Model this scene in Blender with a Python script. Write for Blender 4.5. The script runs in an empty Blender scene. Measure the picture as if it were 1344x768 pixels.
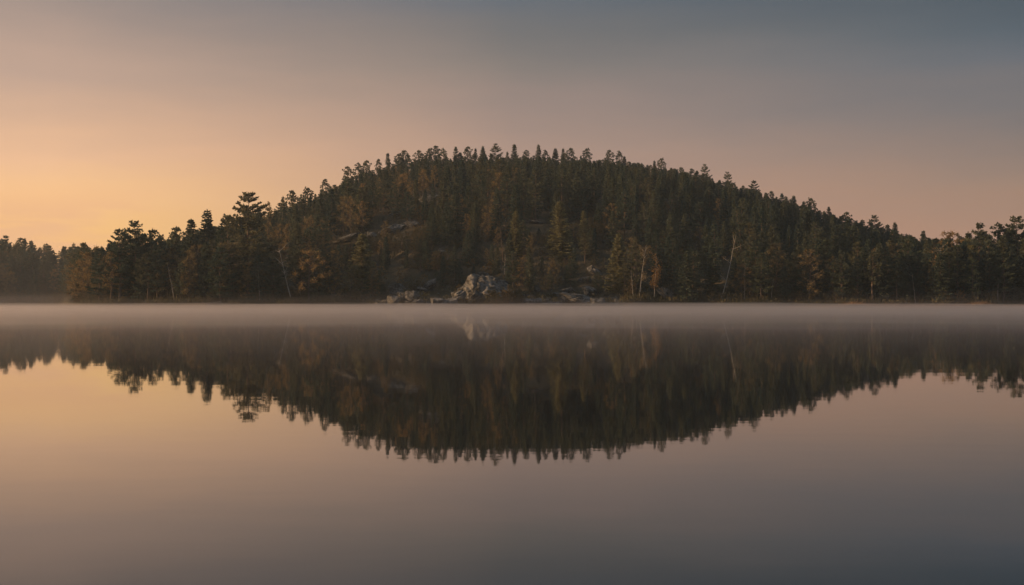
import bpy, math, random
import numpy as np
from mathutils import Vector, noise, Matrix

random.seed(11)
rng = np.random.default_rng(7)
sc = bpy.context.scene
COL = sc.collection
R = math.radians

# ------------------------------------------------------------------ survey of the place
F, CX, HY, CAMH = 1866.7, 672.0, 396.0, 1.2      # sight lines used to lay out the terrain
W_ = 1344

def tab(rows):
    a = np.array(rows, float)
    return lambda x: np.interp(x, a[:, 0], a[:, 1])

SKY = tab([(-700, 306), (-200, 304), (0, 305), (40, 310), (60, 313), (110, 318), (135, 316), (150, 307), (175, 298), (205, 306), (240, 300),
           (270, 287), (300, 286), (327, 268), (345, 272), (365, 266), (400, 252), (430, 240), (460, 225), (500, 211), (530, 204),
           (570, 198), (600, 199), (650, 198), (700, 197), (740, 199), (800, 202), (850, 207), (900, 217), (950, 230), (1000, 245),
           (1050, 260), (1100, 275), (1150, 288), (1200, 301), (1225, 306), (1245, 304), (1290, 301), (1335, 296), (1500, 296), (2100, 300)])
YS = tab([(-900, 520), (0, 560), (84, 556), (108, 345), (130, 328), (300, 322), (450, 324), (560, 320), (650, 318), (760, 320), (900, 324), (1050, 322), (1250, 318), (1344, 320), (2300, 300)])
YR = tab([(-900, 620), (0, 650), (84, 640), (112, 390), (130, 385), (240, 430), (300, 450), (400, 500), (500, 550), (600, 590), (700, 600), (800, 600),
          (900, 590), (1000, 560), (1100, 520), (1200, 460), (1260, 400), (1344, 370), (2300, 360)])
TH = tab([(-900, 17), (90, 17), (300, 15), (420, 13), (600, 12.5), (850, 12.5), (1050, 13), (1200, 15), (1344, 17), (2300, 17)])

def px_of(X, Y): return CX + F * X / Y
def py_of(Z, Y): return HY - F * (Z - CAMH) / Y
def z_at(py, Y): return CAMH + (HY - py) * Y / F
def x_at(px, Y): return (px - CX) * Y / F

def ridge_z(px):
    return np.maximum(1.8, z_at(SKY(px), YR(px)) - TH(px))

def ter(X, Y):
    X = np.asarray(X, float); Y = np.asarray(Y, float)
    px = px_of(X, Y)
    ys, yr, rz = YS(px), YR(px), ridge_z(px)
    ys = ys + 2.2 * np.sin(px * 0.043) + 1.3 * np.sin(px * 0.11 + 1)
    t = (Y - ys) / (yr - ys)
    tc = np.clip(t, 0, 1)
    up = rz * (1 - (1 - tc) ** 1.55)
    bank = .7 * np.clip((Y - ys) / 3.0, 0, 1)
    z = np.maximum(up, bank)
    back = np.clip(t - 1, 0, 3)
    z = z * (1 - np.clip(back * 0.75, 0, 1) ** 1.6) + 0.0
    n = (np.sin(X * .11 + Y * .05) * np.sin(Y * .093 - X * .03) + .6 * np.sin(X * .23 - 1 + Y * .19)
         + .4 * np.sin(X * .5 + Y * .33))
    z = z + np.clip((Y - ys - 2) / 25, 0, 1) * n * 0.8
    below = np.clip((ys - Y) / 20, 0, 1)
    z = np.where(Y < ys, -2.2 * below - 0.02, z)
    return z
def ter1(x, y): return float(ter(x, y))

def hit(px, py):
    """Depth at which the hillside is met on a sight line."""
    ys, yr = float(YS(px)), float(YR(px))
    for Y in np.arange(ys, yr + 20, 0.5):
        z = ter1(x_at(px, Y), Y)
        if z > 0.1 and py_of(z, Y) <= py: return float(Y)
    return yr

# ------------------------------------------------------------------ materials
def srgb(r, g, b):
    f = lambda c: (c / 255) / 12.92 if c / 255 <= .04045 else ((c / 255 + .055) / 1.055) ** 2.4
    return (f(r), f(g), f(b), 1)

def newmat(name):
    m = bpy.data.materials.new(name); m.use_nodes = True
    nt = m.node_tree; nt.nodes.clear()
    out = nt.nodes.new('ShaderNodeOutputMaterial')
    return m, nt, out

def N(nt, t, **kw):
    n = nt.nodes.new(t)
    for k, v in kw.items():
        if k.startswith('i_'): n.inputs[k[2:].replace('_', ' ')].default_value = v
        else: setattr(n, k, v)
    return n

def ramp(nt, fac, stops, interp='LINEAR'):
    n = nt.nodes.new('ShaderNodeValToRGB'); cr = n.color_ramp; cr.interpolation = interp
    while len(cr.elements) < len(stops): cr.elements.new(0.5)
    for e, (p, c) in zip(cr.elements, stops):
        e.position = p; e.color = c if len(c) == 4 else (*c, 1)
    nt.links.new(fac, n.inputs['Fac'])
    return n.outputs['Color']

def foliage_mat(name, cols, transl=.32):
    m, nt, out = newmat(name); L = nt.links.new
    oi = N(nt, 'ShaderNodeObjectInfo')
    c = ramp(nt, oi.outputs['Random'], [(i / (len(cols) - 1), x) for i, x in enumerate(cols)])
    tc = N(nt, 'ShaderNodeTexCoord')
    no = N(nt, 'ShaderNodeTexNoise', i_Scale=16.0, i_Detail=2.0)
    L(tc.outputs['Object'], no.inputs['Vector'])
    v = N(nt, 'ShaderNodeMapRange', i_From_Min=.3, i_From_Max=.7, i_To_Min=.62, i_To_Max=1.45)
    L(no.outputs['Fac'], v.inputs['Value'])
    hs = N(nt, 'ShaderNodeHueSaturation')
    L(c, hs.inputs['Color']); L(v.outputs['Result'], hs.inputs['Value'])
    d = N(nt, 'ShaderNodeBsdfDiffuse'); t = N(nt, 'ShaderNodeBsdfTranslucent')
    L(hs.outputs['Color'], d.inputs['Color']); L(hs.outputs['Color'], t.inputs['Color'])
    mx = N(nt, 'ShaderNodeMixShader'); mx.inputs[0].default_value = transl
    L(d.outputs[0], mx.inputs[1]); L(t.outputs[0], mx.inputs[2]); L(mx.outputs[0], out.inputs['Surface'])
    return m

def bark_mat(name, a, b, scale=30, stretch=(1, 1, .2)):
    m, nt, out = newmat(name); L = nt.links.new
    tc = N(nt, 'ShaderNodeTexCoord'); mp = N(nt, 'ShaderNodeMapping'); mp.inputs['Scale'].default_value = stretch
    no = N(nt, 'ShaderNodeTexNoise', i_Scale=scale, i_Detail=4.0)
    L(tc.outputs['Object'], mp.inputs['Vector']); L(mp.outputs[0], no.inputs['Vector'])
    c = ramp(nt, no.outputs['Fac'], [(.35, a), (.65, b)])
    p = N(nt, 'ShaderNodeBsdfPrincipled', i_Roughness=.95); p.inputs['Specular IOR Level'].default_value = .1
    L(c, p.inputs['Base Color']); L(p.outputs[0], out.inputs['Surface'])
    return m

M = {}
M['spruce'] = foliage_mat('spruce_needles', [(0.026, 0.044, 0.040), (0.055, 0.068, 0.049), (0.035, 0.053, 0.047), (0.081, 0.085, 0.054), (0.040, 0.057, 0.045), (0.070, 0.080, 0.054)])
M['pine'] = foliage_mat('pine_needles', [(0.037, 0.053, 0.040), (0.070, 0.080, 0.052), (0.044, 0.061, 0.049), (0.086, 0.084, 0.052), (0.053, 0.065, 0.047)])
M['leaf'] = foliage_mat('autumn_leaves', [(.11, .088, .048), (.155, .112, .056), (.10, .086, .05), (.18, .122, .058), (.13, .10, .052)], .4)
M['olive'] = foliage_mat('olive_needles', [(.12, .115, .058), (.11, .105, .058)])
M['yellow'] = foliage_mat('golden_leaves', [(.19, .115, .045), (.17, .10, .04)], .3)
M['scrub'] = foliage_mat('scrub_leaves', [(.075, .062, .036), (.06, .062, .038), (.10, .07, .034)], .25)
M['reed'] = foliage_mat('dry_sedge', [(.26, .16, .085), (.20, .13, .07)], .25)
M['bark'] = bark_mat('conifer_bark', (.055, .042, .034), (.12, .09, .07))
M['birch'] = bark_mat('birch_bark', (.12, .108, .095), (.32, .295, .265), 40, (1, 1, 1.6))
M['dead'] = bark_mat('weathered_wood', (.15, .125, .105), (.30, .265, .235))

def rock_mat():
    m, nt, out = newmat('granite'); L = nt.links.new
    tc = N(nt, 'ShaderNodeTexCoord')
    n1 = N(nt, 'ShaderNodeTexNoise', i_Scale=1.7, i_Detail=8.0, i_Roughness=.65)
    n2 = N(nt, 'ShaderNodeTexNoise', i_Scale=6.0, i_Detail=6.0, i_Roughness=.7)
    L(tc.outputs['Object'], n1.inputs['Vector']); L(tc.outputs['Object'], n2.inputs['Vector'])
    c1 = ramp(nt, n1.outputs['Fac'], [(.36, (.022, .022, .020)), (.47, (.078, .077, .077)), (.58, (.135, .134, .134)), (.76, (.24, .238, .236))])
    c2 = ramp(nt, n2.outputs['Fac'], [(.36, (.35, .36, .31)), (.5, (.85, .85, .84)), (.7, (1.1, 1.08, 1.05))])
    mx = N(nt, 'ShaderNodeMix', data_type='RGBA', blend_type='MULTIPLY'); mx.inputs[0].default_value = 1
    L(c1, mx.inputs[6]); L(c2, mx.inputs[7])
    bp = N(nt, 'ShaderNodeBump', i_Strength=.9, i_Distance=.35); L(n2.outputs['Fac'], bp.inputs['Height'])
    p = N(nt, 'ShaderNodeBsdfPrincipled', i_Roughness=.9); p.inputs['Specular IOR Level'].default_value = .2
    L(mx.outputs[2], p.inputs['Base Color']); L(bp.outputs[0], p.inputs['Normal']); L(p.outputs[0], out.inputs['Surface'])
    return m
M['rock'] = rock_mat()

def ground_mat():
    m, nt, out = newmat('forest_floor'); L = nt.links.new
    tc = N(nt, 'ShaderNodeTexCoord')
    n1 = N(nt, 'ShaderNodeTexNoise', i_Scale=.12, i_Detail=8.0, i_Roughness=.7)
    L(tc.outputs['Object'], n1.inputs['Vector'])
    c = ramp(nt, n1.outputs['Fac'], [(.3, (.022, .022, .014)), (.5, (.040, .034, .022)), (.66, (.055, .044, .028)), (.78, (.08, .07, .055))])
    n2 = N(nt, 'ShaderNodeTexNoise', i_Scale=1.4, i_Detail=6.0)
    L(tc.outputs['Object'], n2.inputs['Vector'])
    bp = N(nt, 'ShaderNodeBump', i_Strength=1.0, i_Distance=.6); L(n2.outputs['Fac'], bp.inputs['Height'])
    p = N(nt, 'ShaderNodeBsdfPrincipled', i_Roughness=1.0); p.inputs['Specular IOR Level'].default_value = .1
    L(c, p.inputs['Base Color']); L(bp.outputs[0], p.inputs['Normal']); L(p.outputs[0], out.inputs['Surface'])
    return m
M['ground'] = ground_mat()

def water_mat():
    m, nt, out = newmat('still_lake_water'); L = nt.links.new
    tc = N(nt, 'ShaderNodeTexCoord'); mp = N(nt, 'ShaderNodeMapping'); mp.inputs['Scale'].default_value = (.5, 1.0, 1)
    n1 = N(nt, 'ShaderNodeTexNoise', i_Scale=1.6, i_Detail=3.0, i_Roughness=.5)
    L(tc.outputs['Object'], mp.inputs['Vector']); L(mp.outputs[0], n1.inputs['Vector'])
    bp = N(nt, 'ShaderNodeBump', i_Strength=1.0, i_Distance=.0006); L(n1.outputs['Fac'], bp.inputs['Height'])
    p = N(nt, 'ShaderNodeBsdfPrincipled', i_Roughness=.02, i_IOR=1.5)
    p.inputs['Base Color'].default_value = (.0015, .002, .0025, 1)
    L(bp.outputs[0], p.inputs['Normal']); L(p.outputs[0], out.inputs['Surface'])
    return m
M['water'] = water_mat()

def vol_mat(name, col, dens, g):
    m, nt, out = newmat(name)
    v = N(nt, 'ShaderNodeVolumePrincipled')
    v.inputs['Color'].default_value = (*col, 1); v.inputs['Density'].default_value = dens; v.inputs['Anisotropy'].default_value = g
    nt.links.new(v.outputs[0], out.inputs['Volume'])
    return m

# ------------------------------------------------------------------ object helpers
def tag(o, label=None, cat=None, group=None, kind=None):
    if label: o['label'] = label
    if cat: o['category'] = cat
    if group: o['group'] = group
    if kind: o['kind'] = kind
    return o

def mesh(name, v, f, mat, smooth=False):
    me = bpy.data.meshes.new(name); me.from_pydata([tuple(map(float, p)) for p in v], [], f)
    me.materials.append(mat)
    if smooth: me.polygons.foreach_set('use_smooth', [True] * len(me.polygons))
    me.update(); return me

def obj(name, me, parent=None, loc=(0, 0, 0)):
    o = bpy.data.objects.new(name, me); COL.objects.link(o); o.location = loc
    if parent is not None: o.parent = parent
    return o

class Leaves:
    """Collects many small leaf faces."""
    def __init__(s): s.v = []; s.f = []
    def kite(s, p, a, l, w, b=None):
        a = a.normalized()
        if b is None:
            b = a.cross(Vector((random.gauss(0, 1), random.gauss(0, 1), random.gauss(0, 1))))
        if b.length < 1e-6: b = Vector((1, 0, 0))
        b = b.normalized() * (w / 2); i = len(s.v)
        s.v += [p, p + a * (l * .45) + b, p + a * l, p + a * (l * .5) - b]
        s.f.append((i, i + 1, i + 2, i + 3))
    def tuft(s, p, d, n, l, w, spread=.9):
        for _ in range(n):
            a = d + Vector((random.gauss(0, spread), random.gauss(0, spread), random.gauss(0, spread)))
            if a.length < .01: continue
            s.kite(p, a, l * random.uniform(.6, 1.2), w * random.uniform(.7, 1.3))

class Tubes:
    def __init__(s): s.v = []; s.f = []
    def tube(s, pts, rad, n=5):
        base = len(s.v)
        for i, (p, r) in enumerate(zip(pts, rad)):
            d = (pts[min(i + 1, len(pts) - 1)] - pts[max(i - 1, 0)]).normalized()
            u = d.cross(Vector((.31, .92, .2))).normalized(); w = d.cross(u)
            for k in range(n):
                a = 2 * math.pi * k / n
                s.v.append(p + u * (math.cos(a) * r) + w * (math.sin(a) * r))
        for i in range(len(pts) - 1):
            for k in range(n):
                a = base + i * n + k; b = base + i * n + (k + 1) % n
                s.f.append((a, b, b + n, a + n))
        s.f.append(tuple(base + (len(pts) - 1) * n + k for k in range(n)))

U = random.uniform
def bent(h, wob=.01, n=7, lean=0):
    a = U(0, 6.28)
    return [Vector((math.sin(a + i * .9) * wob * (i > 0) + lean * (i / (n - 1)) ** 1.3, math.cos(a * 1.3 + i * .8) * wob * (i > 0), h * i / (n - 1))) for i in range(n)]

def trunk_at(pts, z):
    h = pts[-1].z; t = max(0, min(.9999, z / h)) * (len(pts) - 1); i = int(t)
    return pts[i].lerp(pts[i + 1], t - i)

# every prototype is one unit tall
def make_spruce(seed, width=.17, low=.05, ragged=.25):
    random.seed(seed); lv, tb = Leaves(), Tubes()
    pts = bent(.985, .004); tb.tube(pts, [.0125 * (1 - .93 * i / 6) for i in range(7)], 6)
    z = low
    while z < .985:
        q = 1 - z
        Lb = width * (q ** .72) * (1.0 if z > .2 else .75 + z)
        nb = random.randint(5, 7); a0 = U(0, 6.28)
        for k in range(nb):
            if random.random() < ragged * .45 and z < .9: continue
            az = a0 + 6.283 * k / nb + U(-.3, .3)
            L = Lb * U(1 - ragged * 1.4, 1.18) + .006
            out = Vector((math.cos(az), math.sin(az), 0)); side = Vector((-out.y, out.x, 0))
            o = trunk_at(pts, z)
            droop = U(.12, .5) * (.5 + q)
            n = max(2, int(L / .016))
            P = lambda s: o + out * (L * s) + Vector((0, 0, L * (-droop * s + .55 * droop * s * s + .12 * s)))
            if L > .05: tb.tube([P(0), P(.5), P(.95)], [.0028, .002, .0008], 3)
            for j in range(n):
                s = (j + .6) / n; p = P(s)
                w = .5 + .5 * (1 - s)
                for sg in (-1, 1):
                    if random.random() < .9:
                        lv.kite(p, out * .7 + side * sg * U(.5, 1.1) + Vector((0, 0, U(-.5, .2))), .042 * U(.6, 1.2) * (.65 + .5 * q), .019)
                lv.kite(p, out + Vector((U(-.4, .4), U(-.4, .4), U(-.8, .3))), .038 * U(.7, 1.2), .018)
                if random.random() < .55: lv.kite(p, Vector((U(-.4, .4), U(-.4, .4), -1)), .028 * U(.7, 1.3), .017)
        z += U(.021, .033) * (1.1 if z < .7 else .8)
    lv.tuft(pts[-1] - Vector((0, 0, .02)), Vector((0, 0, 2.5)), 8, .04, .008, .5)
    return mesh('spruce_crown', lv.v, lv.f, M['spruce']), mesh('spruce_trunk', tb.v, tb.f, M['bark'])

def make_pine(seed, low=.28, width=.19, tiers=12, flat=.5, top=.5, lean=0, dens=1.0):
    """Tiers of near-level boughs that carry upswept plates of needles, sky between them."""
    random.seed(seed); lv, tb = Leaves(), Tubes()
    pts = bent(.96, .006, 7, lean); tb.tube(pts, [.0145 * (1 - .88 * i / 6) for i in range(7)], 6)
    for i in range(tiers):
        t = (i + U(-.25, .25)) / (tiers - 1); t = max(0, min(1, t))
        z = low + (.965 - low) * t
        prof = (math.sin(math.pi * min(1, .25 + .62 * t)) ** .9) * (1 - t ** 3 * (1 - top * .55))
        nb = random.randint(4, 6); a0 = U(0, 6.28)
        for k in range(nb):
            if random.random() < .14: continue
            az = a0 + 6.283 * k / nb + U(-.4, .4)
            L = width * prof * U(.55, 1.2) + .018
            out = Vector((math.cos(az), math.sin(az), 0)); side = Vector((-out.y, out.x, 0))
            o = trunk_at(pts, z + U(-.012, .012))
            rise = U(-.02, .22) * flat + .5 * t * t
            P = lambda s: o + out * (L * s) + Vector((0, 0, L * (rise * s + .22 * s * s)))
            tb.tube([P(0), P(.5), P(.92)], [.0042 * (1.2 - t * .6), .003, .001], 3)
            n = max(2, int(L * .75 / .017))
            for j in range(n):
                s = .28 + .72 * (j + .5) / n; p = P(s)
                wd = .03 * (1.15 - abs(s - .65)) * (.7 + .5 * (1 - t))
                for q in (-1, -.45, .45, 1):
                    if random.random() < .8 * dens:
                        c = p + side * (wd * q * U(.6, 1.25)) + Vector((0, 0, U(-.003, .009)))
                        lv.tuft(c, out * .5 + Vector((0, 0, .75)) + side * q * .5, 3, .029, .0135, .6)
                lv.tuft(p, out * .8 + Vector((0, 0, .6)), 4, .031, .0145, .55)
    for _ in range(5):
        lv.tuft(pts[-1] + Vector((U(-.02, .02), U(-.02, .02), U(-.03, .005))), Vector((0, 0, 1)), 6, .033, .011, .6)
    return mesh('pine_crown', lv.v, lv.f, M['pine']), mesh('pine_trunk', tb.v, tb.f, M['bark'])

def make_roundpine(seed, low=.42, width=.17, lobes=32):
    """A short ridge pine: bare lower stem and a lumpy domed head."""
    random.seed(seed); lv, tb = Leaves(), Tubes()
    pts = bent(.93, .012, 7, U(-.03, .03)); tb.tube(pts, [.017 * (1 - .85 * i / 6) for i in range(7)], 6)
    for i in range(lobes):
        t = (i + .5) / lobes
        z = low + (.97 - low) * t
        rr = width * (math.sin(math.pi * min(1, .18 + .80 * t)) ** .7) * U(.35, 1.15)
        az = i * 2.4 + U(-.5, .5)
        o = trunk_at(pts, z * .96)
        c = o + Vector((math.cos(az) * rr, math.sin(az) * rr, U(.0, .03)))
        tb.tube([o - Vector((0, 0, .02)), (o + c) / 2 - Vector((0, 0, .008)), c], [.0045, .003, .001], 3)
        rad = U(.036, .066) * (1.15 - .45 * t)
        for _ in range(int(15 * (rad / .04))):
            d = Vector((random.gauss(0, 1), random.gauss(0, 1), random.gauss(0, .62)))
            d.normalize(); d *= rad * U(.3, 1); d.z *= .6
            lv.tuft(c + d, d.normalized() + Vector((0, 0, .45)), 5, .030, .015, .6)
    lv.tuft(pts[-1], Vector((0, 0, 1)), 16, .045, .012, .6)
    return mesh('pine_crown', lv.v, lv.f, M['pine']), mesh('pine_trunk', tb.v, tb.f, M['bark'])

def make_broad(seed, low=.2, width=.22, lobes=34, mat='leaf', bark='bark', size=.019, thin=1.0, th=.011):
    random.seed(seed); lv, tb = Leaves(), Tubes()
    pts = bent(.88, .015, 8, U(-.05, .05)); tb.tube(pts, [th * (1 - .85 * i / 7) for i in range(8)], 6)
    for i in range(lobes):
        t = (i + .5) / lobes; z = low + (.97 - low) * t
        rr = width * (math.sin(math.pi * min(1, .14 + .84 * t)) ** .6) * U(.3, 1.1); az = i * 2.4 + U(-.6, .6)
        o = trunk_at(pts, max(low * .7, z - .10)); c = trunk_at(pts, z * .95) + Vector((math.cos(az) * rr, math.sin(az) * rr, U(-.01, .03)))
        tb.tube([o, o.lerp(c, .5) - Vector((0, 0, .006)), c], [.0045, .003, .0008], 3)
        rad = U(.04, .075) * (1.1 - .35 * t)
        for _ in range(int(60 * thin * (rad / .055))):
            d = Vector((random.gauss(0, 1), random.gauss(0, 1), random.gauss(0, .85)))
            d.normalize(); d *= rad * U(.15, 1.05)
            lv.kite(c + d, Vector((random.gauss(0, 1), random.gauss(0, 1), random.gauss(0, .7))), size * U(.8, 1.6), size * .85)
    return mesh('leaf_crown', lv.v, lv.f, M[mat]), mesh('leaf_tree_trunk', tb.v, tb.f, M[bark])

PROTO = {
    'spruce': [make_spruce(1, .19), make_spruce(2, .17, .08, .32), make_spruce(3, .22, .03, .2), make_spruce(4, .155, .12, .4), make_spruce(5, .195, .06, .3), make_spruce(6, .24, .05, .28)],
    'pine': [make_pine(11), make_pine(12, .22, .21, 13, .5, .7), make_pine(13, .35, .17, 10, .8, .9), make_pine(14, .16, .20, 14, .3, .4),
             make_roundpine(15), make_roundpine(16, .36, .19, 38), make_roundpine(17, .5, .15, 26), make_pine(18, .12, .23, 16, .35, .45)],
    'broad': [make_broad(21), make_broad(22, .15, .17, 30), make_broad(23, .25, .24, 36), make_broad(24, .3, .15, 22, thin=.7), make_broad(25, .1, .26, 38)],
    'shrub': [make_broad(31, .04, .5, 30, 'scrub', 'bark', .04, .8), make_broad(32, .04, .42, 26, 'scrub', 'bark', .04, .7), make_broad(33, .05, .36, 22, 'scrub', 'bark', .035, .6)],
}
NAME = {'spruce': 'spruce_tree', 'pine': 'pine_tree', 'broad': 'broadleaf_tree', 'shrub': 'shrub'}
CAT = {'spruce': 'spruce tree', 'pine': 'pine tree', 'broad': 'broadleaf tree', 'shrub': 'shrub'}
HALFW = {'spruce': .15, 'pine': .17, 'broad': .20, 'shrub': .4}

# ------------------------------------------------------------------ where the trees stand
random.seed(5)
TREES = []
def add(sp, var, px, Y, top=None, h=None, w=1.0, label=None, keep=False, zone=None):
    X = float(x_at(px, Y)); z = ter1(X, Y)
    if z < .15: return
    if h is None: h = float(z_at(top, Y)) - z
    if h < 1.2: return
    TREES.append(dict(sp=sp, var=var, X=X, Y=float(Y), z=z - .15, h=h + .15, w=w, px=float(px), label=label, keep=keep, rot=U(0, 6.28), zone=zone))

# bare granite that must stay in view: (px, py, half width px, half height px)
OPEN = [(455, 314, 20, 6), (488, 308, 9, 5), (524, 299, 30, 11), (560, 262, 18, 9), (632, 382, 46, 22), (540, 388, 34, 15), (770, 384, 40, 16), (775, 356, 14, 12), (875, 388, 18, 9),
        (577, 326, 10, 10), (735, 294, 46, 5), (378, 350, 12, 30), (843, 362, 8, 30), (857, 368, 9, 24), (952, 360, 10, 34), (662, 345, 7, 14), (525, 352, 15, 20), (735, 300, 22, 36)]
def blocks(px, Y, z, h, hw):
    t, b = py_of(z + h, Y), py_of(z, Y); r = hw * F / Y
    for ox, oy, ow, oh in OPEN:
        if abs(px - ox) < ow + r * .35 and t < oy + oh * .6 and b > oy - oh * .2: return (ox, oy, ow, oh)
    return None

# trees of the skyline and the shore that stand out
NOTABLE = [
 ('pine', 0, 157, 334, 301, 1.15, 'bushy pine just off the bay, first of the tall pines on the low point'),
 ('pine', 1, 177, 336, 291, 1.05, 'tallest layered pine on the low point beside the misty bay'),
 ('pine', 4, 200, 338, 297, 1.0, 'round headed pine between the tallest point pine and the shorter forked one'),
 ('pine', 5, 210, 334, 306, .8, 'short pine at the inland end of the pine row on the low point'),
 ('pine', 4, 232, 352, 294, .95, 'domed pine past a skyline gap, inland of the point pines'),
 ('spruce', 4, 251, 350, 287, 1.1, 'pointed spruce with open tip, shorter of two spires before the giant pine'),
 ('spruce', 0, 272, 352, 274, 1.1, 'tall pointed spruce spire, taller of two before the giant pine'),
 ('pine', 5, 299, 358, 279, 1.0, 'dense pine close against the flank of the giant spreading pine'),
 ('pine', 7, 326, 338, 253, 1.18, 'giant spreading pine with layered boughs, largest tree on the shore'),
 ('broad', 3, 353, 385, 259, .7, 'slim autumn tree on the skyline just past the giant pine'),
 ('spruce', 3, 371, 410, 257, .8, 'slim ragged spruce on the skyline second past the giant pine'),
 ('pine', 6, 384, 420, 247, .9, 'small pine tip on the rising skyline above the leaning dead trunk'),
 ('pine', 5, 404, 470, 244, 1.1, 'pine pair head on the skyline between dead trunk and ledges'),
 ('pine', 6, 427, 490, 233, .9, 'small tufted pine on the steep part of the left skyline'),
 ('pine', 4, 457, 518, 216, .95, 'tall ragged pine where the steep left skyline meets the dome'),
 ('pine', 5, 471, 525, 212, .9, 'first of twin round pines on the left shoulder of the dome'),
 ('pine', 4, 480, 527, 208, .9, 'second of twin round pines on the left shoulder of the dome'),
 ('pine', 6, 497, 538, 207, .8, 'small round pine between the twin pines and the narrow spruce spire'),
 ('spruce', 1, 509, 545, 200, .9, 'narrow spruce spire alone on the left shoulder of the dome'),
 ('pine', 5, 523, 552, 200, 1.0, 'left stem of the broad pine clump on the dome above the ledges'),
 ('pine', 4, 530, 552, 195, 1.0, 'right stem of the broad pine clump on the dome above the ledges'),
 ('pine', 4, 549, 570, 195, .9, 'round pine between the broad clump and the highest left pine'),
 ('pine', 5, 564, 575, 193, .9, 'lower twin beside the highest left pine of the dome'),
 ('pine', 4, 571, 577, 189, 1.0, 'highest pine on the left half of the dome, thick rounded head'),
 ('pine', 5, 582, 584, 193, .9, 'round pine right behind the highest left pine of the dome'),
 ('spruce', 4, 598, 590, 192, .9, 'slender spruce on the crest above the outcrop end, beside round pines'),
 ('pine', 4, 613, 592, 190, .9, 'feathery pine on the crest above the big outcrop, taller of a pair'),
 ('spruce', 1, 624, 593, 194, .8, 'short slim spruce on the crest above the big granite outcrop'),
 ('spruce', 2, 634, 595, 191, .9, 'broad pointed spruce on the crest just before the flat topped pine'),
 ('pine', 2, 650, 597, 189, 1.2, 'flat topped pine with layered plates on the highest crest'),
 ('spruce', 4, 675, 598, 189, 1.1, 'sharp spruce spire standing after a gap beside the flat topped pine'),
 ('pine', 4, 690, 600, 195, .9, 'small round pine between two sharp spires on the crest'),
 ('spruce', 0, 707, 600, 189, .95, 'sharp spruce spire above the boulder pile, second spire of the crest'),
 ('pine', 6, 716, 600, 195, .8, 'low tufted pine on the crest close behind the second spire'),
 ('spruce', 2, 729, 601, 194, 1.0, 'full cone spruce on the crest above the pale cone shaped spruce'),
 ('spruce', 1, 739, 601, 194, .8, 'thin spruce on the crest between two fuller spruces'),
 ('pine', 4, 749, 600, 192, .9, 'tallest feathery pine on the crest right of the full cone spruce'),
 ('pine', 5, 770, 600, 193, 1.0, 'wide round pine on the crest where it begins to fall'),
 ('pine', 4, 800, 598, 195, .95, 'round pine on the falling crest with thin stem showing sky'),
 ('pine', 6, 813, 598, 196, .8, 'little pine on the falling crest beside a round pine'),
 ('pine', 5, 868, 590, 206, 1.0, 'stocky pine on the upper right shoulder of the hill'),
 ('pine', 2, 925, 584, 216, 1.0, 'tiered pine on the right shoulder above the leaning birch, upper one'),
 ('pine', 2, 955, 575, 226, 1.05, 'tilted plate crowned pine midway down the right shoulder'),
 ('pine', 0, 990, 562, 237, 1.1, 'bold layered pine sticking up on the right shoulder'),
 ('pine', 4, 1012, 552, 249, .9, 'round pine just below the bold layered pine'),
 ('spruce', 2, 1042, 540, 256, 1.0, 'pointed spruce on the right skyline beside the bushy tall pine'),
 ('pine', 5, 1064, 532, 258, 1.0, 'bushy tall pine on the right skyline beside a pointed spruce'),
 ('spruce', 4, 1088, 524, 271, .9, 'small spruce on the right skyline above the orange bush'),
 ('pine', 4, 1110, 512, 276, 1.0, 'wide low pine on the right skyline past the orange bush'),
 ('pine', 1, 1148, 488, 283, 1.0, 'layered pine on the low right skyline'),
 ('spruce', 0, 1175, 470, 291, .9, 'spruce tip on the low right skyline past the layered pine'),
 ('spruce', 5, 1212, 440, 302, .9, 'dark spruce at the lowest dip of the right skyline'),
 ('broad', 2, 1245, 348, 297, 1.05, 'tall airy broadleaf with domed crown at the start of the end grove'),
 ('spruce', 1, 1270, 345, 304, .9, 'narrow spruce tip between the domed broadleaf and the tiered pine'),
 ('pine', 0, 1287, 340, 293, 1.1, 'tiered open pine above the tall bare trunk in the end grove'),
 ('pine', 5, 1313, 342, 290, 1.1, 'thick dark pine in the end grove between two open crowns'),
 ('pine', 1, 1335, 342, 285, 1.15, 'tall layered pine at the very end of the right grove'),
 ('spruce', 2, 735, 362, 263, 1.25, 'pale olive cone shaped spruce standing clear in mid slope'),
 ('spruce', 0, 677, 365, 276, 1.2, 'olive spruce above the big outcrop, left of the pale cone spruce'),
 ('spruce', 4, 766, 380, 276, 1.1, 'slimmer olive spruce just right of the pale cone spruce'),
 ('spruce', 2, 812, 336, 305, 1.2, 'full olive spruce on the shore beside the upright birch'),
 ('spruce', 5, 475, 334, 306, 1.35, 'wide olive spruce in front of the slanting ledge at the shore'),
 ('pine', 3, 1275, 332, 322, 1.2, 'wide brownish pine with level boughs at the front of the end grove'),
 ('broad', 2, 1235, 334, 330, 1.0, 'thin brownish broadleaf around a bare stem in the end grove'),
 ('broad', 0, 906, 336, 336, .9, 'rusty rounded broadleaf between the upright birch and leaning birch'),
 ('broad', 1, 525, 334, 348, 1.0, 'small rust brown round tree standing above the left boulders'),
]
for sp, var, px, Y, top, w, lab in NOTABLE:
    add(sp, var, px, Y, top=top, w=w, label=lab, keep=True)

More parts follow.
